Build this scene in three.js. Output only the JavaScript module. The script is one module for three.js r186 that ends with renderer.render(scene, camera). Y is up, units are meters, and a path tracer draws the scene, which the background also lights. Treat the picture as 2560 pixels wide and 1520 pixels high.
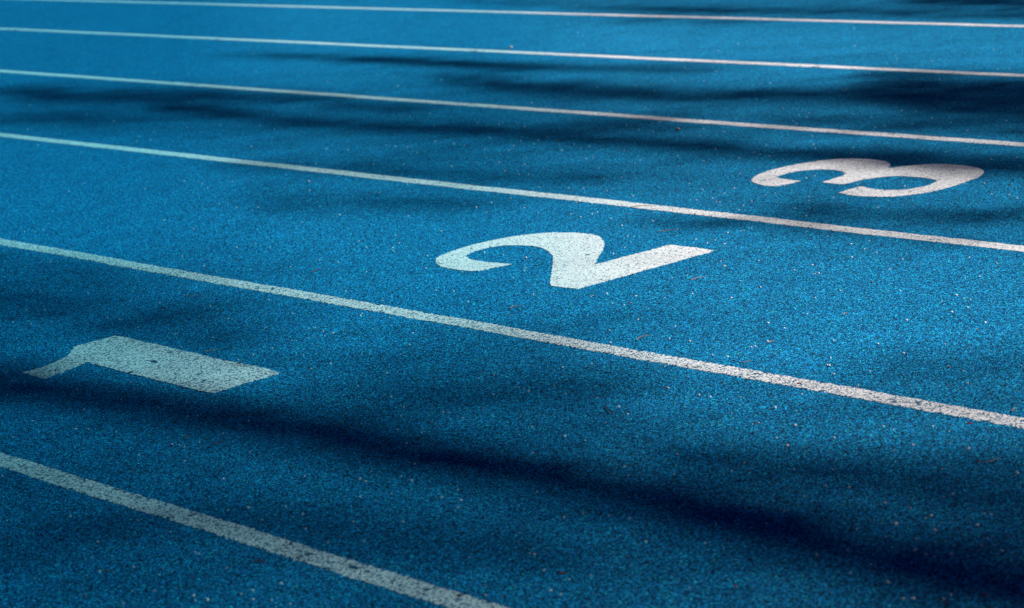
import * as THREE from 'three';
import { mergeGeometries } from 'three/addons/utils/BufferGeometryUtils.js';

// ---------------------------------------------------------------- camera, sky, sun, exposure
const scene = new THREE.Scene();
const W = 2560, H = 1520, FOCAL = 5822.45;                  // the photograph's size and its focal length in pixels
const EYE = new THREE.Vector3(0, 1.215, 2.1262);
const camera = new THREE.PerspectiveCamera(2 * Math.atan(H / 2 / FOCAL) * 180 / Math.PI, W / H, 0.1, 900);
camera.position.copy(EYE);
camera.rotation.set(-0.222269, 0.851463, -0.083882, 'YXZ');
camera.focus = 5.2;
camera.userData.fStop = 6.6;
camera.updateMatrixWorld(true);

const SUN = new THREE.Vector3(0.707, 1.0, -0.576).normalize(); // towards the sun
const sky = (() => {                                        // a clear deep blue sky, paler towards the horizon
  const w = 64, h = 64, d = new Float32Array(w * h * 4);
  for (let j = 0; j < h; j++) {
    const up = Math.max(0, Math.sin(((j + 0.5) / h - 0.5) * Math.PI)), t = Math.pow(1 - up, 3);
    for (let i = 0; i < w; i++) d.set([0.006 + 0.014 * t, 0.011 + 0.018 * t, 0.05 + 0.036 * t, 1], 4 * (j * w + i));
  }
  const t = new THREE.DataTexture(d, w, h, THREE.RGBAFormat, THREE.FloatType);
  t.mapping = THREE.EquirectangularReflectionMapping; t.magFilter = THREE.LinearFilter; t.needsUpdate = true;
  return t;
})();
scene.background = sky;
scene.environment = sky;

const sun = new THREE.DirectionalLight(new THREE.Color().setRGB(1.0, 0.975, 0.95), 5.0);
sun.position.copy(SUN).multiplyScalar(120);
sun.castShadow = true;
sun.shadow.radius = 1.3;
sun.shadow.mapSize.set(4096, 4096);
Object.assign(sun.shadow.camera, { left: -45, right: 45, top: 45, bottom: -45, near: 1, far: 320 });
scene.add(sun, sun.target);

const renderer = new THREE.WebGLRenderer({ antialias: true });
renderer.setSize(1024, 608);
renderer.toneMapping = THREE.LinearToneMapping;
renderer.toneMappingExposure = 1.22;
renderer.shadowMap.enabled = true;

// ---------------------------------------------------------------- helpers
function rng(seed) {
  let a = seed >>> 0;
  return () => { a = (a + 0x6D2B79F5) >>> 0; let t = Math.imul(a ^ (a >>> 15), 1 | a); t = (t + Math.imul(t ^ (t >>> 7), 61 | t)) ^ t; return ((t ^ (t >>> 14)) >>> 0) / 4294967296; };
}
const rand = rng(20240611);
const gauss = (r = rand) => Math.sqrt(-2 * Math.log(1 - r() * 0.999999)) * Math.cos(6.2831853 * r());
const PAINT = 0.0015;                                        // thickness of the line paint
function ground(px, py, y = 0) {                            // where the ray through a pixel meets the level y
  const d = new THREE.Vector3((px - W / 2) / FOCAL, -(py - H / 2) / FOCAL, -1).applyQuaternion(camera.quaternion);
  return EYE.clone().addScaledVector(d, (y - EYE.y) / d.y);
}
function pixel(p) {                                         // the pixel in which a point shows
  const q = p.clone().applyMatrix4(camera.matrixWorldInverse);
  return [W / 2 + FOCAL * q.x / -q.z, H / 2 - FOCAL * q.y / -q.z];
}
camera.matrixWorldInverse.copy(camera.matrixWorld).invert();
const taken = {};
function named(o, name) { const n = taken[name] = (taken[name] ?? -1) + 1; o.name = n ? name + '_' + String(n).padStart(3, '0') : name; return o; }
function tag(o, name, label, category, group) { named(o, name); o.userData = { label, category }; if (group) o.userData.group = group; scene.add(o); return o; }
function structure(o, name) { named(o, name); o.userData = { kind: 'structure' }; scene.add(o); return o; }
function mesh(geometry, material, name, parent) { const m = new THREE.Mesh(geometry, material); if (name) m.name = name; if (parent) parent.add(m); return m; }
function uvInMetres(g, tile) {                              // plan view: one tile of the texture per `tile` metres
  const p = g.attributes.position, uv = new Float32Array(p.count * 2);
  for (let i = 0; i < p.count; i++) { uv[2 * i] = p.getX(i) / tile; uv[2 * i + 1] = -p.getZ(i) / tile; }
  g.setAttribute('uv', new THREE.BufferAttribute(uv, 2));
  return g;
}

// ---------------------------------------------------------------- rubber granules and line paint (computed textures, 1 mm a pixel)
const N = 2048, TILE = 2.048, CELLS = 690, STEP = N / CELLS;
const toByte = (c) => Math.max(0, Math.min(255, Math.round(255 * (c <= 0.0031308 ? 12.92 * c : 1.055 * Math.pow(c, 1 / 2.4) - 0.055))));
function lattice(seed, n) {                                 // tiling smooth noise of n cells a side
  const r = rng(seed), v = Float32Array.from({ length: n * n }, () => r());
  return (x, y) => {
    const fx = x / N * n, fy = y / N * n, i = Math.floor(fx), j = Math.floor(fy), s = fx - i, t = fy - j, a = s * s * (3 - 2 * s), b = t * t * (3 - 2 * t);
    const g = (p, q) => v[((q % n + n) % n) * n + ((p % n + n) % n)];
    return (g(i, j) * (1 - a) + g(i + 1, j) * a) * (1 - b) + (g(i, j + 1) * (1 - a) + g(i + 1, j + 1) * a) * b;
  };
}
const maps = (() => {
  const r = rng(77), M = CELLS * CELLS;
  const cx = new Float32Array(M), cy = new Float32Array(M), size = new Float32Array(M), rise = new Float32Array(M), cover = new Float32Array(M), tone = new Float32Array(M * 3);
  for (let k = 0; k < M; k++) {
    cx[k] = r(); cy[k] = r(); size[k] = 0.75 + 0.6 * r(); rise[k] = r(); cover[k] = r();
    const u = r(), v = r(), b = 1.02 * Math.exp(0.56 * gauss(r) - 0.02), kind = r();
    let c = [0.005 + 0.006 * v, 0.19 + 0.09 * u, 0.455 + 0.07 * v];
    c = c.map((x) => x * b);
    if (kind < 0.10) c = [0.014, 0.018, 0.024];            // granules of black rubber
    else if (kind < 0.14) c = [0.006, 0.07, 0.20];          // navy granules
    else if (kind < 0.165) c = [0.07, 0.40, 0.58];          // pale granules
    else if (kind < 0.167) c = [0.16, 0.09, 0.05];          // brown ones
    tone.set(c, 3 * k);
  }
  const color = new Uint8Array(N * N * 4), height = new Uint8Array(N * N * 4), worn = new Uint8Array(N * N * 4), fresh = new Uint8Array(N * N * 4);
  const coarse = lattice(5, 24), mid = lattice(9, 110), chip = lattice(13, 190), grey = lattice(21, 300);
  for (let y = 0; y < N; y++) for (let x = 0; x < N; x++) {
    const gi = Math.floor(x / STEP), gj = Math.floor(y / STEP);
    let best = 9, best2 = 9, at = 0;
    for (let j = -1; j <= 1; j++) for (let i = -1; i <= 1; i++) {
      const k = ((gj + j + CELLS) % CELLS) * CELLS + (gi + i + CELLS) % CELLS;
      const dx = gi + i + cx[k] - x / STEP, dy = gj + j + cy[k] - y / STEP, d = Math.sqrt(dx * dx + dy * dy) / size[k];
      if (d < best) { best2 = best; best = d; at = k; } else if (d < best2) best2 = d;
    }
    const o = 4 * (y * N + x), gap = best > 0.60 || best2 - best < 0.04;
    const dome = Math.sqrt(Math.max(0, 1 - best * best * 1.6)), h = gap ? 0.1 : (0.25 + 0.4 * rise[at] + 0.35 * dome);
    const t = gap ? [0.005, 0.022, 0.05] : [tone[3 * at], tone[3 * at + 1], tone[3 * at + 2]];   // between granules dark base rubber, with the shade of the pits painted in
    const n = (0.92 + 0.16 * coarse(x, y));
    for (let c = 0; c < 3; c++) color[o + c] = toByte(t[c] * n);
    color[o + 3] = 255;
    height[o] = height[o + 1] = height[o + 2] = Math.round(255 * h); height[o + 3] = 255;
    const wear = 0.55 * mid(x, y) + 0.45 * chip(x, y), g = 0.95 + 0.1 * grey(x, y) + 0.06 * (cover[at] - 0.5);
    const layer = (out, holes, chips) => {
      const bare = cover[at] < holes * (0.65 + 0.7 * wear) || (gap && best > 0.80 - 0.45 * holes) || wear > chips;
      const q = bare ? (gap ? [0.012, 0.02, 0.035] : [t[0] * 0.4, t[1] * 0.4, t[2] * 0.4]) : [0.85 * g, 0.84 * g, 0.825 * g];
      for (let c = 0; c < 3; c++) out[o + c] = toByte(q[c]);
      out[o + 3] = 255;
    };
    layer(worn, 0.22, 0.82);
    layer(fresh, 0.085, 0.87);
  }
  const texture = (data, srgb) => {
    const t = new THREE.DataTexture(data, N, N, THREE.RGBAFormat);
    t.wrapS = t.wrapT = THREE.RepeatWrapping; t.magFilter = THREE.LinearFilter; t.minFilter = THREE.LinearMipmapLinearFilter; t.generateMipmaps = true; t.anisotropy = 16;
    if (srgb) t.colorSpace = THREE.SRGBColorSpace;
    t.needsUpdate = true;
    return t;
  };
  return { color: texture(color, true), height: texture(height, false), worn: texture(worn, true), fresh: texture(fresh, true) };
})();
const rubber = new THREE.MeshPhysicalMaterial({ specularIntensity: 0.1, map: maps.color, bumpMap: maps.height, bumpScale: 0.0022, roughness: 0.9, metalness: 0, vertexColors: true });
const wornPaint = new THREE.MeshStandardMaterial({ map: maps.worn, bumpMap: maps.height, bumpScale: 0.0012, roughness: 0.7 });
const freshPaint = new THREE.MeshStandardMaterial({ map: maps.fresh, bumpMap: maps.height, bumpScale: 0.0010, roughness: 0.7 });

// ---------------------------------------------------------------- ground and track
{
  const grass = new THREE.MeshStandardMaterial({ color: new THREE.Color().setRGB(0.05, 0.09, 0.03), roughness: 1 });
  const g = new THREE.PlaneGeometry(1200, 1200).rotateX(-Math.PI / 2); g.translate(0, -0.03, 0);
  structure(mesh(g, grass), 'ground');
  const X0 = -60, X1 = 20, Z0 = -10.2, Z1 = 4.2, nx = 320, nz = 58;
  const t = new THREE.PlaneGeometry(X1 - X0, Z1 - Z0, nx, nz).rotateX(-Math.PI / 2); t.translate((X0 + X1) / 2, 0, (Z0 + Z1) / 2);
  const p = t.attributes.position, col = new Float32Array(p.count * 3), a = lattice(31, 48), b = lattice(37, 16);
  for (let i = 0; i < p.count; i++) {                        // faint dusty and freshly swept patches
    const n = 0.94 + 0.09 * a((p.getX(i) + 60) * 60, (p.getZ(i) + 11) * 60) + 0.06 * b((p.getX(i) + 60) * 40, (p.getZ(i) + 11) * 40);
    col.set([n, n, n], 3 * i);
  }
  t.setAttribute('color', new THREE.BufferAttribute(col, 3));
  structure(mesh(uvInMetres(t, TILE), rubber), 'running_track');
}

// ---------------------------------------------------------------- lane lines: 50 mm wide, lanes 1.22 m apart, edges ragged from granule to granule
function slab(top, bottom) { return mergeGeometries([top, bottom]); }
function laneLine(k) {
  const z = -1.22 * k, half = 0.0255, x0 = -42, x1 = 12, near = [-17, -0.5], pos = [], idx = [], r = rng(900 + k);
  const xs = [x0];
  for (let x = near[0]; x < near[1]; x += 0.0065) xs.push(x);
  xs.push(x1);
  let wob = 0;
  xs.forEach((x, i) => {
    wob = 0.985 * wob + 0.0004 * gauss(r);
    const e1 = z + half + wob + 0.0016 * gauss(r), e0 = z - half + wob + 0.0016 * gauss(r);
    pos.push(x, 0.0003, e1 + 0.0012, x, PAINT, e1, x, PAINT, e0, x, 0.0003, e0 - 0.0012);
    if (i) for (let s = 0; s < 3; s++) { const a = 4 * (i - 1) + s, b = a + 4; idx.push(a, b, a + 1, b, b + 1, a + 1); }
  });
  const g = new THREE.BufferGeometry();
  g.setAttribute('position', new THREE.BufferAttribute(new Float32Array(pos), 3)); g.setIndex(idx); g.computeVertexNormals();
  return uvInMetres(g, TILE);
}
const lineLabels = [
  'worn white lane line on the near side of the number 1',
  'speckled white lane line between the number 1 and the number 2',
  'white lane line between the number 2 and the number 3',
  'white lane line just beyond the number 3',
  'second white lane line beyond the number 3, with a pale pebble at its far edge',
  'farthest white lane line, third beyond the number 3',
];
lineLabels.forEach((label, k) => tag(mesh(laneLine(k), k < 2 ? wornPaint : freshPaint), 'lane_line', label, 'lane line', 'white lines between the lanes'));

// ---------------------------------------------------------------- painted numbers
const OUTLINES = {"1":[55.1,930.6,110.6,946.7,132.2,938.4,155.2,930.9,178.2,920.8,198.4,912.2,212.8,906.4,221.4,905.2,231.5,909.3,256.0,915.0,284.8,923.0,328.0,934.5,371.2,943.8,385.8,948.2,423.2,957.5,466.4,968.3,495.2,975.5,518.2,980.6,535.5,981.6,552.8,976.2,596.0,962.6,639.2,949.6,682.4,938.1,701.1,932.3,675.2,923.7,639.2,915.8,596.0,906.4,552.8,898.5,502.4,886.2,450.6,874.7,408.8,864.6,397.1,861.8,356.8,853.1,313.6,842.3,297.8,840.2,287.7,839.0,270.4,843.8,241.6,851.0,212.8,858.9,191.2,864.6,184.0,867.5,181.8,873.3,176.8,881.2,166.7,889.8,149.4,899.2,132.2,907.1,104.8,917.9,83.2,924.4],"2":[1377.4,714.0,1375.2,706.8,1376.6,692.4,1378.8,678.0,1381.7,663.6,1383.1,650.6,1381.7,640.6,1375.2,631.9,1366.6,625.4,1353.6,619.0,1332.0,614.6,1303.2,612.9,1267.2,612.9,1238.4,615.4,1209.6,621.1,1188.0,626.9,1173.6,632.6,1165.0,637.7,1166.4,642.0,1173.6,647.0,1189.4,650.6,1216.8,655.0,1245.6,657.1,1280.2,659.6,1260.0,663.6,1231.2,669.4,1202.4,675.8,1180.8,677.3,1152.0,675.1,1123.2,670.8,1101.6,665.8,1090.8,659.3,1088.6,652.8,1090.8,646.3,1098.7,639.8,1111.7,634.1,1137.6,624.7,1166.4,616.1,1195.2,608.2,1224.0,601.7,1252.8,595.9,1296.0,588.7,1339.2,583.7,1382.4,580.8,1437.1,581.2,1458.7,583.0,1477.4,585.1,1493.3,588.7,1503.4,595.2,1509.1,601.7,1510.8,608.2,1509.1,617.5,1503.4,629.0,1496.2,640.6,1489.0,655.0,1487.5,660.7,1512.0,655.0,1555.2,642.7,1598.4,631.9,1641.6,620.4,1663.2,613.6,1676.2,611.3,1699.2,614.6,1728.0,617.5,1756.8,621.1,1787.0,625.4,1764.0,633.4,1728.0,642.0,1684.8,655.0,1641.6,666.5,1584.0,683.0,1540.8,695.3,1497.6,706.8,1468.8,714.7,1442.9,721.9,1411.2,718.3,1389.6,715.4],"3":[1879.2,446.8,1885.6,441.7,1898.4,434.6,1917.6,427.6,1943.2,420.6,1968.8,414.8,1994.4,409.7,2026.4,404.6,2058.4,400.1,2096.8,396.9,2135.2,395.6,2167.2,396.9,2179.2,398.2,2198.4,400.7,2215.0,403.3,2222.7,407.8,2225.5,411.6,2224.0,415.4,2217.6,420.6,2229.1,419.3,2249.6,416.1,2268.8,414.2,2288.0,412.2,2313.6,410.3,2345.6,409.4,2377.6,410.3,2409.6,413.5,2428.8,416.1,2448.0,420.6,2457.0,425.0,2459.5,428.9,2457.0,434.0,2448.0,440.4,2435.2,446.8,2416.0,453.8,2396.8,460.2,2371.2,467.9,2352.0,472.4,2326.4,478.8,2300.8,483.3,2275.2,486.5,2243.2,490.3,2211.2,492.2,2179.2,491.6,2177.4,490.7,2154.4,490.1,2135.2,489.0,2116.0,485.8,2098.1,481.4,2109.6,476.9,2128.8,471.1,2151.8,465.4,2167.2,469.2,2160.0,468.6,2172.8,470.5,2192.0,473.0,2217.6,475.0,2243.2,475.0,2268.8,473.0,2294.4,468.6,2320.0,463.4,2335.4,457.0,2343.0,451.9,2339.2,449.4,2326.4,446.8,2307.2,443.6,2288.0,441.7,2256.0,439.8,2230.4,440.1,2204.8,441.7,2179.2,445.5,2160.0,448.1,2160.8,447.4,2141.6,451.9,2128.8,454.5,2110.9,460.2,2096.8,460.2,2084.0,458.3,2071.2,457.7,2061.0,455.8,2056.5,453.8,2071.2,450.6,2090.4,444.2,2103.2,440.4,2116.0,433.4,2103.2,427.0,2084.0,424.4,2058.4,423.1,2026.4,424.4,2000.8,426.3,1975.2,430.8,1959.8,434.6,1949.6,437.8,1939.4,442.3,1949.6,446.2,1968.8,448.1,1988.0,450.6,2002.1,451.9,1981.6,457.0,1962.4,460.9,1943.2,464.7,1924.0,465.0,1911.2,464.1,1898.4,460.2,1885.6,456.4,1879.2,453.2]};
function numeral(key, seed) {
  const o = OUTLINES[key], r = rng(seed), raw = [];
  for (let i = 0; i < o.length; i += 2) { const p = ground(o[i], o[i + 1], PAINT); raw.push([p.x, p.z]); }
  const pts = [];
  raw.forEach((p, i) => {                                   // resample every 6 mm and let the edge run from granule to granule
    const q = raw[(i + 1) % raw.length], n = Math.max(1, Math.round(Math.hypot(q[0] - p[0], q[1] - p[1]) / 0.006));
    for (let s = 0; s < n; s++) pts.push(new THREE.Vector2(p[0] + (q[0] - p[0]) * s / n + 0.0013 * gauss(r), -(p[1] + (q[1] - p[1]) * s / n + 0.0013 * gauss(r))));
  });
  const g = new THREE.ExtrudeGeometry(new THREE.Shape(pts), { depth: PAINT - 0.0003, bevelEnabled: false, steps: 1 });
  g.rotateX(-Math.PI / 2); g.translate(0, 0.0003, 0);
  return uvInMetres(g, TILE);
}
tag(mesh(numeral('1', 11), wornPaint), 'painted_number', 'worn white number 1 painted across the blue lane', 'number');
tag(mesh(numeral('2', 12), freshPaint), 'painted_number', 'white number 2 painted across the blue lane, between the numbers 1 and 3', 'number');
tag(mesh(numeral('3', 13), freshPaint), 'painted_number', 'white number 3 painted across the blue lane, its edge in tree shade', 'number');

// ---------------------------------------------------------------- unseen blue sheets on columns, added to tint the sunlight cyan on the left
{
  const HIGH = 34, up = SUN.clone().multiplyScalar(HIGH / SUN.y), root = new THREE.Group();
  const tint = new THREE.MeshPhysicalMaterial({ color: new THREE.Color().setRGB(0.44, 0.79, 0.84), transmission: 1, roughness: 0, thickness: 0, ior: 1.3, metalness: 0 });
  const steel = new THREE.MeshStandardMaterial({ color: 0x8d9499, roughness: 0.5, metalness: 0.6 });
  const skins = [[[1650, 1520], [1350, 0]], [[850, 1520], [720, 0]]];
  skins.forEach(([a, b], n) => {
    const p = ground(...a), q = ground(...b), d = q.clone().sub(p).normalize();
    const corners = [p.clone().addScaledVector(d, -5), q.clone().addScaledVector(d, 12)];
    corners.push(new THREE.Vector3(-60, 0, -30), new THREE.Vector3(-60, 0, 22));
    const g = new THREE.BufferGeometry(), y = HIGH + 0.3 * n;
    g.setAttribute('position', new THREE.BufferAttribute(new Float32Array(corners.flatMap((c) => [c.x + up.x, y, c.z + up.z])), 3));
    g.setIndex([0, 1, 2, 0, 2, 3]); g.computeVertexNormals();
    mesh(g, tint, 'added_tint_sheet', root);
    if (n) return;
    for (const c of [new THREE.Vector3(-58, 0, -24), new THREE.Vector3(-58, 0, -4)]) {
      const col = new THREE.CylinderGeometry(0.35, 0.45, HIGH + 0.03, 16); col.translate(c.x + up.x, HIGH / 2 - 0.015, c.z + up.z);
      mesh(col, steel, 'added_column', root);
    }
  });
  tag(root, 'added_tint_roof', 'added unseen roof of blue sheets on two columns, tinting the sunlight cyan', 'roof');
}

// ---------------------------------------------------------------- trees beyond the outer lane; their boughs shade the track
// Boughs as the shade shows them: [optical depth, half-height in pixels, x, y, x, y, ...] along each band of shade in the photograph.
const BOUGHS = [
  [1.3, 14, 0, 228, 90, 225, 140, 216], [1.3, 15, 80, 242, 240, 242, 345, 238, 450, 237, 550, 235, 650, 245, 800, 244, 870, 248],
  [1.6, 14, 370, 262, 465, 272, 550, 280, 650, 296, 790, 306, 860, 310, 1020, 321, 1200, 324, 1366, 337, 1500, 348, 1710, 361],
  [2, 16, 1690, 360, 1840, 376, 1975, 384, 2150, 391, 2250, 399], [2.2, 20, 2180, 394, 2355, 405, 2456, 412, 2600, 420, 3000, 442],
  [0.7, 17, 30, 296, 200, 295, 330, 300], [0.7, 9, 590, 135, 690, 138, 860, 147], [1.9, 9, 850, 148, 1020, 151, 1125, 160, 1228, 162, 1330, 167],
  [0.88, 10, 1300, 166, 1470, 172, 1680, 172, 1800, 176], [1.7, 16, 1130, 199, 1263, 213, 1400, 224, 1504, 228, 1607, 235, 1720, 246],
  [1.8, 16, 1760, 236, 1975, 238, 2147, 240, 2285, 248], [2, 28, 2170, 208, 2285, 211, 2388, 220, 2610, 227, 3000, 239], [1.7, 28, 2230, 258, 2400, 267, 2610, 278, 3000, 298],
  [0.81, 10, 1690, 24, 1900, 27, 2100, 28, 2300, 34, 2600, 36, 3000, 39], [1.9, 10, 2280, 2, 2420, 4, 2610, 6, 3000, 10], [0.5, 7, 1150, 4, 1366, 8], [0.7, 8, 1420, 18, 1710, 23, 1800, 26],
  [0.4, 8, 1540, 47, 1720, 52, 1900, 56], [0.81, 14, 830, 265, 950, 270, 1060, 276], [0.88, 16, 1420, 309, 1560, 311, 1720, 314],
  [0.81, 14, 850, 413, 990, 427, 1090, 440, 1200, 447, 1435, 441, 1560, 445], [0.5, 16, 560, 412, 720, 413, 860, 416], [0.6, 20, 640, 503, 860, 508, 1020, 508, 1230, 511],
  [0.69, 14, 1600, 550, 1710, 556, 1870, 556, 2050, 572, 2200, 590, 2380, 602], [1, 20, 1930, 519, 2150, 535, 2390, 541, 2600, 535, 3000, 524], [0.5, 19, 1900, 300, 2100, 306, 2300, 318, 2600, 330, 3000, 346],
  [0.35, 50, 2130, 905, 2350, 920, 2600, 900, 3000, 868], [1.5, 38, 1680, 1128, 1870, 1155, 2010, 1165, 2147, 1190, 2285, 1196, 2420, 1234, 2600, 1274, 3000, 1363],
  [3, 32, -350, 950, -40, 964, 172, 975, 344, 1000, 516, 1030, 688, 1058, 860, 1092, 953, 1113],
  [7.3, 28, 930, 1108, 1090, 1144, 1263, 1172, 1435, 1203, 1572, 1234, 1710, 1270], [7.9, 40, 1690, 1265, 1838, 1302, 2010, 1340, 2147, 1381], [6.7, 42, 2120, 1375, 2319, 1423, 2457, 1450, 2610, 1480, 3000, 1556],
  [0.8, 26, -350, 792, -40, 870, 20, 885, 80, 916], [0.92, 26, 840, 1055, 950, 1068, 1060, 1084], [0.6, 45, 860, 982, 1090, 975, 1260, 982, 1435, 968, 1600, 975],
  [0.8, 52, -350, 699, -40, 740, 140, 764, 310, 792, 450, 800, 640, 830], [0.57, 18, -350, 598, -40, 645, 140, 672, 300, 690], [0.5, 36, -350, 1090, -40, 1190, 100, 1235, 275, 1315, 400, 1345],
  [1, 24, 840, 1340, 953, 1357, 1160, 1375, 1330, 1382, 1540, 1416], [1, 28, 470, 1245, 690, 1285, 860, 1340], [0.4, 40, 2350, 1130, 2480, 1150, 2620, 1170, 3000, 1226],
  [0.69, 40, 2300, 1320, 2450, 1350, 2620, 1380, 3000, 1447],
];
// Thin outer foliage: [optical depth, x0, y0, x1, y1] of the ground that it shades.
const VEILS = [
  [0.85, -350, 1020, 1550, 1260], [0.3, 1550, 1000, 2900, 1110], [0.9, 1550, 1110, 2900, 1270], [1.1, -350, 1260, 2900, 1640], [0.3, -350, 970, 900, 1010], [0.4, 700, 890, 1700, 1010], [0.25, 1700, 930, 2900, 1010], [0.25, -350, 640, 700, 800], [0.22, -350, 780, 700, 1000], [0.3, 650, 830, 1500, 1010],
  [0.55, 1700, 190, 2900, 345], [0.45, 900, 180, 1750, 330], [0.45, 600, 260, 1750, 450], [0.5, -350, 225, 700, 330], [0.3, 1650, 345, 2900, 560], [0.1, 1600, 560, 2900, 700], [0.6, 1350, -80, 2900, 46],
  [0.2, -350, 1250, 1000, 1640], [0.2, -350, 1020, 700, 1150], [0.15, -350, 690, 600, 850], [0.15, 600, 730, 1750, 900], [0.05, 500, 560, 1000, 700],
];
const bark = new THREE.MeshStandardMaterial({ color: new THREE.Color().setRGB(0.10, 0.075, 0.055), roughness: 0.95 });
const leafMaterial = new THREE.MeshStandardMaterial({ color: new THREE.Color().setRGB(0.05, 0.095, 0.025), roughness: 0.6, side: THREE.DoubleSide });
const SHIFT = new THREE.Vector2(SUN.x / SUN.y, SUN.z / SUN.y);
const lift = (p, h) => new THREE.Vector3(p.x + SHIFT.x * h, p.y + h, p.z + SHIFT.y * h);
const trees = [[1.5, -13.4], [5.2, -12.8], [9.0, -12.2]].map(([x, z]) => ({ x, z, leaves: [], limbs: [] }));
const treeOver = (z) => trees[z < -4.6 ? 0 : z < -2 ? 1 : 2];   // which tree shades the ground at that z
const LEAF = 0.048;
const leafShade = (s) => 0.5 * (s * s * 0.62 * 0.5) * 2 / SUN.y * 0.5 * 2 * 0.5;          // mean ground shadow of one leaf of length s
function metresPerPixel(px, py) {                           // square metres of ground in one pixel
  const a = ground(px, py), b = ground(px + 1, py), c = ground(px, py + 1);
  return Math.abs((b.x - a.x) * (c.z - a.z) - (b.z - a.z) * (c.x - a.x));
}
const crownHeight = (z) => 8.4 + 3.2 * Math.min(1, Math.max(0, (z + 7) / 7.5));
for (const [depth, half, ...path] of BOUGHS) {
  const pts = [];
  for (let i = 0; i < path.length; i += 2) pts.push([path[i], path[i + 1]]);
  const mid = pts[Math.floor(pts.length / 2)], h0 = crownHeight(ground(...mid).z) + 0.5 * gauss(), sigma = half * (half > 18 ? 0.9 : 0.75);
  const spine = pts.map(([x, y]) => lift(ground(x, y), h0));
  const tree = treeOver(ground(...mid).z);
  tree.limbs.push({ spine, thick: depth > 2 ? 0.012 : 0.005 });
  for (let i = 0; i + 1 < pts.length; i++) {
    const [xa, ya] = pts[i], [xb, yb] = pts[i + 1], len = Math.hypot(xb - xa, yb - ya);
    const area = metresPerPixel((xa + xb) / 2, (ya + yb) / 2), s = LEAF * (half < 12 ? 1.1 : 1);
    const count = depth * sigma * 2.507 * len * area / leafShade(s);
    for (let n = 0; n < count; n++) {
      const f = rand(), p = ground(xa + (xb - xa) * f + (mid[1] < 450 ? 45 : 25) * gauss(), ya + (yb - ya) * f + sigma * gauss());
      tree.leaves.push([lift(p, h0 + 0.35 * gauss()), s * (0.75 + 0.5 * rand())]);
    }
  }
}
for (const [depth, x0, y0, x1, y1] of VEILS) {
  const strips = 16;
  for (let k = 0; k < strips; k++) {
    const ya = y0 + (y1 - y0) * k / strips, yb = y0 + (y1 - y0) * (k + 1) / strips;
    const count = depth * (x1 - x0) * (yb - ya) * metresPerPixel((x0 + x1) / 2, (ya + yb) / 2) / leafShade(LEAF * 0.85);
    for (let n = 0; n < count; n++) {
      const soft = Math.min(50, 0.25 * (y1 - y0)), p = ground(x0 + (x1 - x0) * rand() + 110 * gauss(), ya + (yb - ya) * rand() + soft * gauss()), q = lift(p, crownHeight(p.z) + 1.6 + 1.4 * rand());
      treeOver(p.z).leaves.push([q, LEAF * 0.85 * (0.75 + 0.5 * rand())]);
    }
  }
}
trees.forEach((t, n) => {                                   // the rest of each crown, over the ground beside and behind the view
  for (let k = 0; k < 150; k++) {
    const a = 6.2832 * rand(), u = Math.cbrt(rand()), v = 2 * rand() - 1, w = Math.sqrt(1 - v * v);
    const c = new THREE.Vector3(t.x + 3.6 * u * w * Math.cos(a), 8.6 + 3.6 * u * v, t.z - 0.6 + 3.4 * u * w * Math.sin(a));
    const foot = (q) => new THREE.Vector3(q.x - SHIFT.x * q.y, 0, q.z - SHIFT.y * q.y);
    for (let m = 0; m < 46; m++) {
      const q = new THREE.Vector3(c.x + 0.45 * gauss(), c.y + 0.3 * gauss(), c.z + 0.45 * gauss()), [px, py] = pixel(foot(q));
      if (px > -250 && px < W + 250 && py > -130 && py < H + 300) continue;
      t.leaves.push([q, 0.09 * (0.7 + 0.6 * rand())]);
    }
  }
});
function tapered(points, r0, r1, sides = 7) {
  const curve = new THREE.CatmullRomCurve3(points), n = Math.max(8, points.length * 4), g = new THREE.TubeGeometry(curve, n, 1, sides, false), p = g.attributes.position;
  for (let i = 0; i <= n; i++) {
    const c = curve.getPointAt(i / n), r = r0 + (r1 - r0) * i / n;
    for (let j = 0; j <= sides; j++) { const k = i * (sides + 1) + j; p.setXYZ(k, c.x + (p.getX(k) - c.x) * r, c.y + (p.getY(k) - c.y) * r, c.z + (p.getZ(k) - c.z) * r); }
  }
  g.computeVertexNormals();
  return g;
}
const treeLabels = [
  'leafy tree beyond the outer lane whose boughs shade the farthest lanes', 'leafy tree beyond the outer lane whose boughs shade the lane of the number 3',
  'tall leafy tree beyond the outer lane, its long bough shading the number 1 lane',
];
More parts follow.
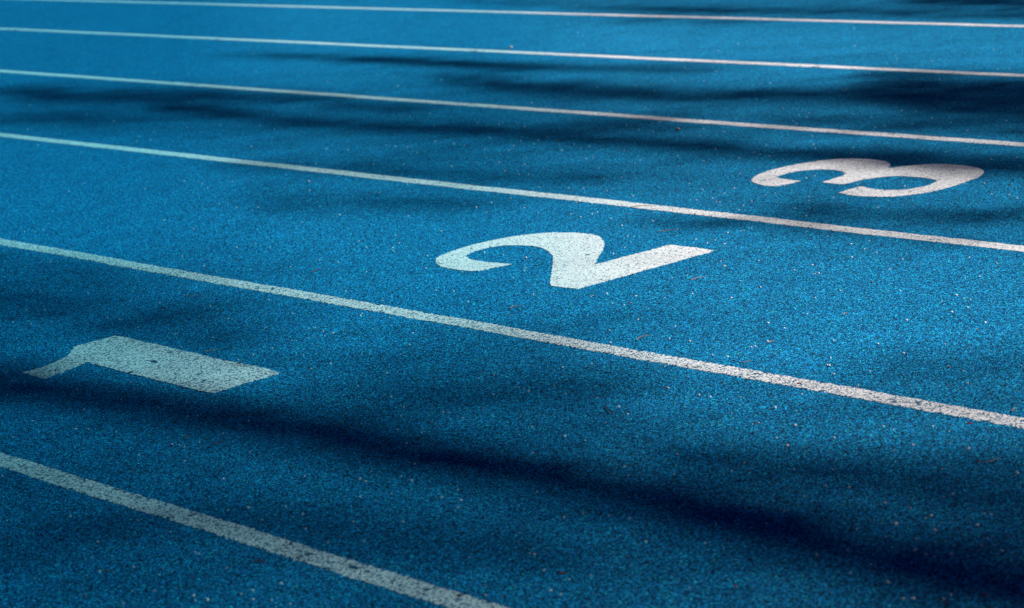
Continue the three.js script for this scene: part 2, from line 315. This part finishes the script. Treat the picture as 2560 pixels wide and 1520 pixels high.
trees.forEach((t, n) => {
  const root = new THREE.Group();
  root.position.set(t.x, -0.03, t.z);
  const local = (p) => p.clone().sub(root.position), V = (x, y, z) => new THREE.Vector3(x, y, z);
  mesh(tapered([V(0, -0.2, 0), V(0.05, 1.6, 0.04), V(-0.06, 3.4, 0.02), V(0.04, 5.2, -0.05), V(0.12, 7.6, 0.05), V(0.05, 9.5 + n, 0)], 0.24, 0.05, 12), bark, 'trunk', root);
  for (const { spine, thick } of t.limbs) {
    const pts = spine.map(local).reverse();
    const top = pts[0], start = V(0.03, Math.min(8.6, Math.max(3.2, top.y - 2)), 0), elbow = start.clone().lerp(top, 0.55).add(V(0, 0.45, 0));
    mesh(tapered([start, elbow, ...pts], 0.009, thick), bark, 'limb', root);
  }
  const pos = new Float32Array(t.leaves.length * 12), idx = new Uint32Array(t.leaves.length * 6), x = V(0, 0, 0), y = V(0, 0, 0);
  t.leaves.forEach(([p, s], k) => {
    const q = local(p);
    x.set(gauss(), gauss(), gauss()).normalize();
    y.set(gauss(), gauss(), gauss()).cross(x).normalize();
    const a = s / 2, b = s * 0.31;
    pos.set([q.x - x.x * a, q.y - x.y * a, q.z - x.z * a, q.x + y.x * b, q.y + y.y * b, q.z + y.z * b, q.x + x.x * a, q.y + x.y * a, q.z + x.z * a, q.x - y.x * b, q.y - y.y * b, q.z - y.z * b], 12 * k);
    idx.set([4 * k, 4 * k + 1, 4 * k + 2, 4 * k, 4 * k + 2, 4 * k + 3], 6 * k);
  });
  const g = new THREE.BufferGeometry();
  g.setAttribute('position', new THREE.BufferAttribute(pos, 3)); g.setIndex(new THREE.BufferAttribute(idx, 1)); g.computeVertexNormals();
  const crown = mesh(g, leafMaterial, 'crown', root);
  crown.userData = { kind: 'stuff' };
  tag(root, 'tree', treeLabels[n], 'tree', 'trees along the outer lane');
});
console.log('leaves', trees.map((t) => t.leaves.length).join(' '));

// ---------------------------------------------------------------- grit, crumbs, needles: [x, y, size] in a part of the photograph enlarged 2.907 times, one row per part
const PARTS = [[0, 0], [850, 0], [1700, 0], [0, 500], [850, 500], [1700, 500], [0, 1010], [850, 1010], [1700, 1010]];
const place = (part, x, y) => ground(PARTS[part][0] + x * 0.344, PARTS[part][1] + y * 0.344);
const GRIT = [
  '938,643 630,832 828,882,1 1380,745 1360,927 1605,914 1120,960 1095,1018 405,915 220,768 247,728 1995,943 1890,915 835,1008 1008,992 202,940 278,1056 1115,1140 1340,1318 1468,1334 1508,1368 2250,1387 2372,1085 2183,1178 2298,1197 1830,1067 1120,530 1845,390 1858,517 1375,540 98,660 2380,597 500,1393 612,1333 1688,1322',
  '270,543 398,556 422,627,1 738,584,1 1345,570 1655,462 1725,40 1727,237 2243,490 2415,574 2150,620 2285,662 1870,632 1395,750 1497,778 653,826 510,842 1342,922,1 1183,893 1158,906 1000,893 2083,911 2170,945 2280,955 2328,888 1508,1000,1 1440,1022,1 1408,1048 1315,1026 1262,1062 1092,1007,1 1053,1086 1230,1095 1170,1126 1066,1148 907,1057 828,1047 690,1030,1 490,1070 403,1066 336,1057 560,1110 62,1090 1157,1183,1 810,1213,1 463,1197 243,1197 1342,1198 1352,1146 1610,1095 1750,1082 1812,1067,1 1787,1155 1843,1143 1590,1050 2458,1130 2181,1168 1880,1225 1198,1245 1300,1270 1370,1270 1918,1302 2046,1293 1665,1370 1768,1372 1940,1388 2130,1428,1 1447,1362 287,1403 490,1340 1100,1476,1 908,1478 1243,1447 1717,1476 2220,785 1965,815 1700,1050',
  '1268,207 1270,333 1565,405 1577,432 1832,447,1 2280,362 2393,503 2310,503 177,588 657,604 35,493 263,518 278,370 423,320 1380,535 1890,580 1210,648 1187,660 748,790 937,825 923,852 865,838 823,880 848,902 1258,832 1611,805 1832,860 1968,892,1 1690,902 1487,916 2090,950 1420,927 2373,880 170,940 147,988 323,960 960,990 627,1056 985,1082,1 968,1052 1262,1075 1243,1118 260,1085 537,1110 582,1125 649,1136 1930,1107 2070,1085 2260,1160 2448,1148 432,1150 172,1172 435,1265 918,1295 980,1280 1632,1358,1 68,1337 322,1408 238,1442 117,1457 265,1470 290,1474 520,1467 935,1432 937,1463 1112,1438,1 1290,1340 2212,1335 2265,1415 2390,1418,1 2450,1440 395,1370 620,1420 165,1380 763,1354',
  '1190,153,1 177,233 253,235 318,218 1405,210 1590,30 1720,57 1875,55 2325,48 2467,112,1 2195,165 1858,322,1 1962,350 1720,347 2322,443,1 2458,455,1 2110,490 1822,507 1570,522 1483,482 1325,412 640,680,1 292,662 237,662 1003,706 1160,750,1 1526,775 1658,865,1 783,858 865,868 192,800 327,802 225,900 95,890 1275,975,1 1003,928 1547,1002 840,972 2290,930 2350,957 2420,972,1 2360,990 2235,1005 2120,1025 1980,1080 1840,1128,1 1930,930 1955,730 2125,828 2205,1130 2403,1192,1 2263,1230,1 1730,1165 1320,1072 108,1147 105,1178 363,1170 560,1380,1 950,1330 1357,1468 880,1453 87,1318 365,450',
  '990,55,1 1100,22,1 1340,60,1 1065,90 1440,95 820,72 735,230,1 500,120 430,315 405,258 137,302 385,350 385,372 193,347 635,408,1 625,498,1 192,525 1050,385,1 1187,400 1352,425,2 1350,495 1340,515 1830,30,1 1870,93,1 1832,107,1 1750,127,1 1675,105 1968,140,1 2270,157,1 2048,187 2090,268,1 2070,350 1985,395,1 2145,545 2413,568 1403,690,1 1940,685,1 1838,698 1825,705 1977,755 2065,768,1 2150,703,1 932,742 827,668 698,660 40,665 150,843,1 160,830 528,972,1 360,860 503,1055,1 440,1125 340,1262 372,1433,1 130,1355 1140,910 1965,1040,1 2165,872 2435,920 2395,1010 1617,1220 1830,1195 1120,1275 1010,1300 1297,1365 1370,1390 1640,1410 2385,1372,1 2360,1215 1115,1418',
  '1440,58,1 945,62 835,62 918,118 1905,162 460,43 365,15 520,12 345,100 430,78 115,293,1 255,295 325,322 198,317 295,450,1 323,482,1 573,443 465,225 440,228 347,240 1340,362,1 1375,300,1 1243,325,1 1428,385 1250,420,1 963,477,1 832,512 1008,537,1 980,540 1163,662,1 585,637,1 375,715,1 90,687,1 983,715 1520,508 1617,433 2103,420 2303,463 2177,562,1 2070,568 1600,662 2010,697,1 2060,718 2110,727 1902,742 2090,785,1 1975,818,1 2217,895,1 1648,877,1 1440,1050,1 1115,1023 1625,1118,1 1093,1153,1 1085,1208,2 1072,1204 1118,1270,1 1378,1248 640,900,2 760,935 925,830 545,1065 520,1075 637,1032,1 347,1143,1 237,1130 70,1030,1 2090,1337,1 1925,1050 1295,1352 140,1422,1 220,1433 885,1415 440,592 920,232',
  '235,125 552,186,1 643,186,1 388,220 612,45,1 845,205 1152,30 1365,92 1807,128,1 1250,296,1 1342,316,1 1305,300 1450,282 1622,217 1342,415 1010,375 1625,548,1 1805,757,1 1660,773 2200,807,1 2130,825 2077,750 1645,983,1 1443,1093,1 712,1007,1 972,1190,1 725,1222,1 1125,1362,1 1407,1402,2 1507,1430,2 1835,1362,2 1753,1386,1 1840,1427,2 2042,1308,1 1650,1197,1 895,1455,1 480,605 50,850 1003,848 1907,847 2213,527 512,818 95,245 2385,1010 15,525 1230,580',
  '463,27,1 750,63 787,65 892,103 155,147 485,290,1 443,90 2023,27,2 2090,77,1 1395,170,1 1633,240,2 1932,140 1400,360,1 2453,367 1435,642,1 145,545,1 188,568,2 520,560,1 857,627,1 737,683,1 880,703,1 855,757,1 145,677 97,862,1 458,862,1 1627,830,2 2107,835,1 1767,800 1955,817 2222,1003,1 172,1000,1 1413,1098,1 1380,1090 1483,1215,2 1532,1362,1 1605,1388 1057,1393 2067,457 595,210 544,437',
  '692,33,2 375,67 528,150 572,142,1 838,160,2 703,252,1 1122,250,2 780,308,2 1478,165 1838,170,1 2098,330,2 1693,303,1 467,430,1 375,488 1113,482 830,478 1060,600,1 1228,610,1 1490,723,2 1825,818,2 1785,835 1567,877,3 1850,925,2 1713,987,1 2160,885,1 2450,508,2 1983,660 1707,1068,2 1970,1098,2 1848,1113,1 1790,1097 2340,1075,2 1683,1158 2235,978 2190,1030 993,1100 1220,1065 262,877 628,873 182,1015 1240,1232 1508,1305,3 1622,1420,1 1692,1420,2 1967,1392,1 1917,1428,2 2263,808',
];
const CRUMBS = [
  '1433,1060 1690,1305 2278,1327 800,1303 2470,1182 1535,567 1730,905', '1590,1020,1 923,1157 277,1085 215,1405 1643,1393 2440,1388', '215,1425 2390,1347,1 1550,1360 1160,1480 580,613,1',
  '1190,788,1 1580,815 1457,903 1613,1017 2305,1055 1215,342 815,43 2105,437', '852,140 2095,158,1 1440,430 2100,745 2118,752 985,1352 2360,1365 845,503 1300,690 215,860 187,797',
  '1395,600,1 1733,468 963,285 833,383 893,205,1 1955,1220,1 312,1328 433,1440 107,105 2160,22 2318,485 1665,1355 232,132 2155,945', '1497,257 957,495 535,828 613,1400,1 1173,1200 55,967',
  '1060,1325 1285,1008 2095,450 2295,333 1030,33', '405,1330,1 1925,1445 505,487 2105,937',
];
function stone(seed, flat = 0.75) {
  const g = new THREE.IcosahedronGeometry(1, 1), p = g.attributes.position, hash = (x, y, z) => { const s = Math.sin(x * 12.9 + y * 78.2 + z * 37.7 + seed) * 43758.5; return s - Math.floor(s); };
  for (let i = 0; i < p.count; i++) {
    const x = p.getX(i), y = p.getY(i), z = p.getZ(i), r = 0.78 + 0.38 * hash(Math.round(x * 50), Math.round(y * 50), Math.round(z * 50));
    p.setXYZ(i, x * r, y * r * flat, z * r * 0.85);
  }
  g.computeVertexNormals();
  return g;
}
function scatter(rows, name, material, sizes, colors, extra = 0) {
  const list = [], r = rng(name.length * 97 + 5);
  rows.forEach((row, part) => row.split(' ').forEach((s) => { const [x, y, big = 0] = s.split(',').map(Number); const p = place(part, x, y); list.push([p, sizes[big] * (p.z > -1 ? 0.85 : 1)]); }));
  for (let k = 0; k < extra; k++) { const p = ground(-100 + (W + 200) * r(), 60 + 1500 * r()); list.push([p, sizes[0] * (0.45 + 0.4 * r())]); }
  const m = new THREE.InstancedMesh(stone(3), material, list.length), o = new THREE.Object3D();
  list.forEach(([p, s], k) => {
    const on = Math.abs(p.z / 1.22 - Math.round(p.z / 1.22)) * 1.22 < 0.026 ? PAINT : 0;
    o.position.set(p.x, on + s * 0.55, p.z); o.rotation.set(0.5 * r(), 6.28 * r(), 0.5 * r()); o.scale.setScalar(s * (0.85 + 0.3 * r())); o.updateMatrix();
    m.setMatrixAt(k, o.matrix); m.setColorAt(k, new THREE.Color().setRGB(...colors[Math.floor(r() * colors.length)]));
  });
  named(m, name); m.userData = { kind: 'stuff' };
  scene.add(m);
  return m;
}
const gritMaterial = new THREE.MeshStandardMaterial({ roughness: 0.35 });
const grit = scatter(GRIT, 'white_grit', gritMaterial, [0.0023, 0.0029, 0.0037, 0.0046], [[0.86, 0.85, 0.83], [0.88, 0.87, 0.86], [0.82, 0.79, 0.75]], 160);
Object.assign(grit.userData, { label: 'tiny white grains of grit scattered over the blue track', category: 'grit' });
const crumbs = scatter(CRUMBS, 'red_crumbs', new THREE.MeshStandardMaterial({ roughness: 0.8 }), [0.0021, 0.0032], [[0.30, 0.03, 0.02], [0.22, 0.02, 0.015], [0.34, 0.10, 0.04]], 0);
Object.assign(crumbs.userData, { label: 'tiny red rubber crumbs scattered over the blue track', category: 'crumbs' });

const FLAKES = [[5, 867, 1340, 'dark red flake lying on the speckled line between the numbers 1 and 2'], [7, 1613, 1232, 'red flake lying below the long dark shadow'], [7, 870, 1400, 'red flake lying on the worn line near the number 1'],
  [8, 2105, 143, 'dark red flake beside the speckled line, off the number 2 side'], [8, 2213, 1390, 'dark red flake inside the long dark shadow']];
const flakeMaterial = new THREE.MeshStandardMaterial({ color: new THREE.Color().setRGB(0.2, 0.02, 0.015), roughness: 0.7 });
FLAKES.forEach(([part, x, y, label], n) => {
  const p = place(part, x, y), on = Math.abs(p.z / 1.22 - Math.round(p.z / 1.22)) * 1.22 < 0.026 ? PAINT : 0, g = stone(40 + n, 0.3);
  g.scale(0.0055, 0.004, 0.004); g.rotateY(n * 1.3);
  const m = mesh(g, flakeMaterial); m.position.set(p.x, on + 0.001, p.z);
  tag(m, 'leaf_flake', label, 'flake', 'red flakes on the track');
});
const PEBBLES = [[1, 1243, 352, 0.010, [0.62, 0.56, 0.50], 'pale pebble at the edge of the second lane line beyond the number 3'], [1, 2457, 948, 0.008, [0.5, 0.36, 0.24], 'tan pebble on the blue lane of the number 3'],
  [0, 2245, 1322, 0.0045, [0.8, 0.8, 0.78], 'small white pebble just below the line between the numbers 2 and 3']];
PEBBLES.forEach(([part, x, y, s, c, label], n) => {
  const p = place(part, x, y), g = stone(60 + n, 0.7); g.scale(s, s, s);
  const m = mesh(g, new THREE.MeshStandardMaterial({ color: new THREE.Color().setRGB(...c), roughness: 0.7 })); m.position.set(p.x, s * 0.5, p.z);
  tag(m, 'pebble', label, 'pebble', 'pebbles on the track');
});
const straw = new THREE.MeshStandardMaterial({ color: new THREE.Color().setRGB(0.34, 0.20, 0.11), roughness: 0.8 }), rust = new THREE.MeshStandardMaterial({ color: new THREE.Color().setRGB(0.16, 0.05, 0.03), roughness: 0.8 });
const NEEDLES = [
  [3, straw, 'thin straight brown needle in the lane of the number 1, above its top', 1330, 708, 1415, 709, 1500, 712], [3, rust, 'short brown needle above the line between the numbers 1 and 2', 2265, 535, 2300, 520, 2340, 510],
  [3, straw, 'pale needle touching the upper edge of the number 1', 1490, 1115, 1550, 1103, 1600, 1097], [3, rust, 'dark red needle lying on the stem of the number 1', 1722, 1203, 1742, 1192, 1768, 1184],
  [4, straw, 'bent brown needle between the number 2 and the line below it', 1235, 797, 1262, 785, 1325, 780], [4, straw, 'tan twig with a hooked end beside the speckled line below the number 2', 2155, 1030, 2182, 1010, 2250, 993],
  [4, straw, 'long tan needle lying on the line between the numbers 2 and 3', 2100, 62, 2190, 52, 2300, 50], [4, straw, 'faint needle above the foot of the number 2', 2320, 238, 2390, 230, 2450, 228],
  [5, straw, 'brown needle just below the foot of the number 2', 80, 590, 135, 577, 185, 570], [5, straw, 'short tan needle in the sunlit part of the lane of the number 2', 645, 1047, 662, 1041, 682, 1036],
  [5, rust, 'dark bent needle above the speckled line between the numbers 1 and 2', 385, 1175, 445, 1195, 522, 1178], [5, straw, 'faint needle in the brightest patch of the lane of the number 2', 1185, 845, 1200, 836, 1215, 830],
  [6, straw, 'pale needle between the number 1 and the worn line below it', 1330, 248, 1360, 244, 1390, 243], [6, rust, 'brown curled needle in the dark part of the lane of the number 1', 1560, 300, 1595, 292, 1632, 290],
  [6, straw, 'brown needle below the worn line', 760, 1228, 792, 1231, 826, 1232], [6, straw, 'tan needle below the worn line, close to its edge', 1845, 1155, 1890, 1156, 1936, 1161],
  [8, straw, 'long curved needle in the lane of the number 1, beside the speckled line', 2150, 430, 2235, 437, 2322, 405], [8, straw, 'tan splinter above the speckled line between the numbers 1 and 2', 2412, 68, 2424, 54, 2442, 42],
  [7, rust, 'faint dark needle above the long dark shadow', 1930, 30, 1955, 58, 1988, 92],
];
NEEDLES.forEach(([part, material, label, ...xy]) => {
  const pts = [];
  for (let i = 0; i < xy.length; i += 2) { const p = place(part, xy[i], xy[i + 1]); p.y = 0.0036 + (i === 2 ? 0.001 : 0); pts.push(p); }
  const c = pts[1].clone().setY(0), m = mesh(tapered(pts.map((p) => p.sub(c)), 0.0013, 0.0006, 6), material);
  m.position.copy(c);
  tag(m, 'needle', label, 'needle', 'dry needles on the track');
});

scene.traverse((o) => { if (o.isMesh) { o.castShadow = true; o.receiveShadow = true; } });
renderer.render(scene, camera);
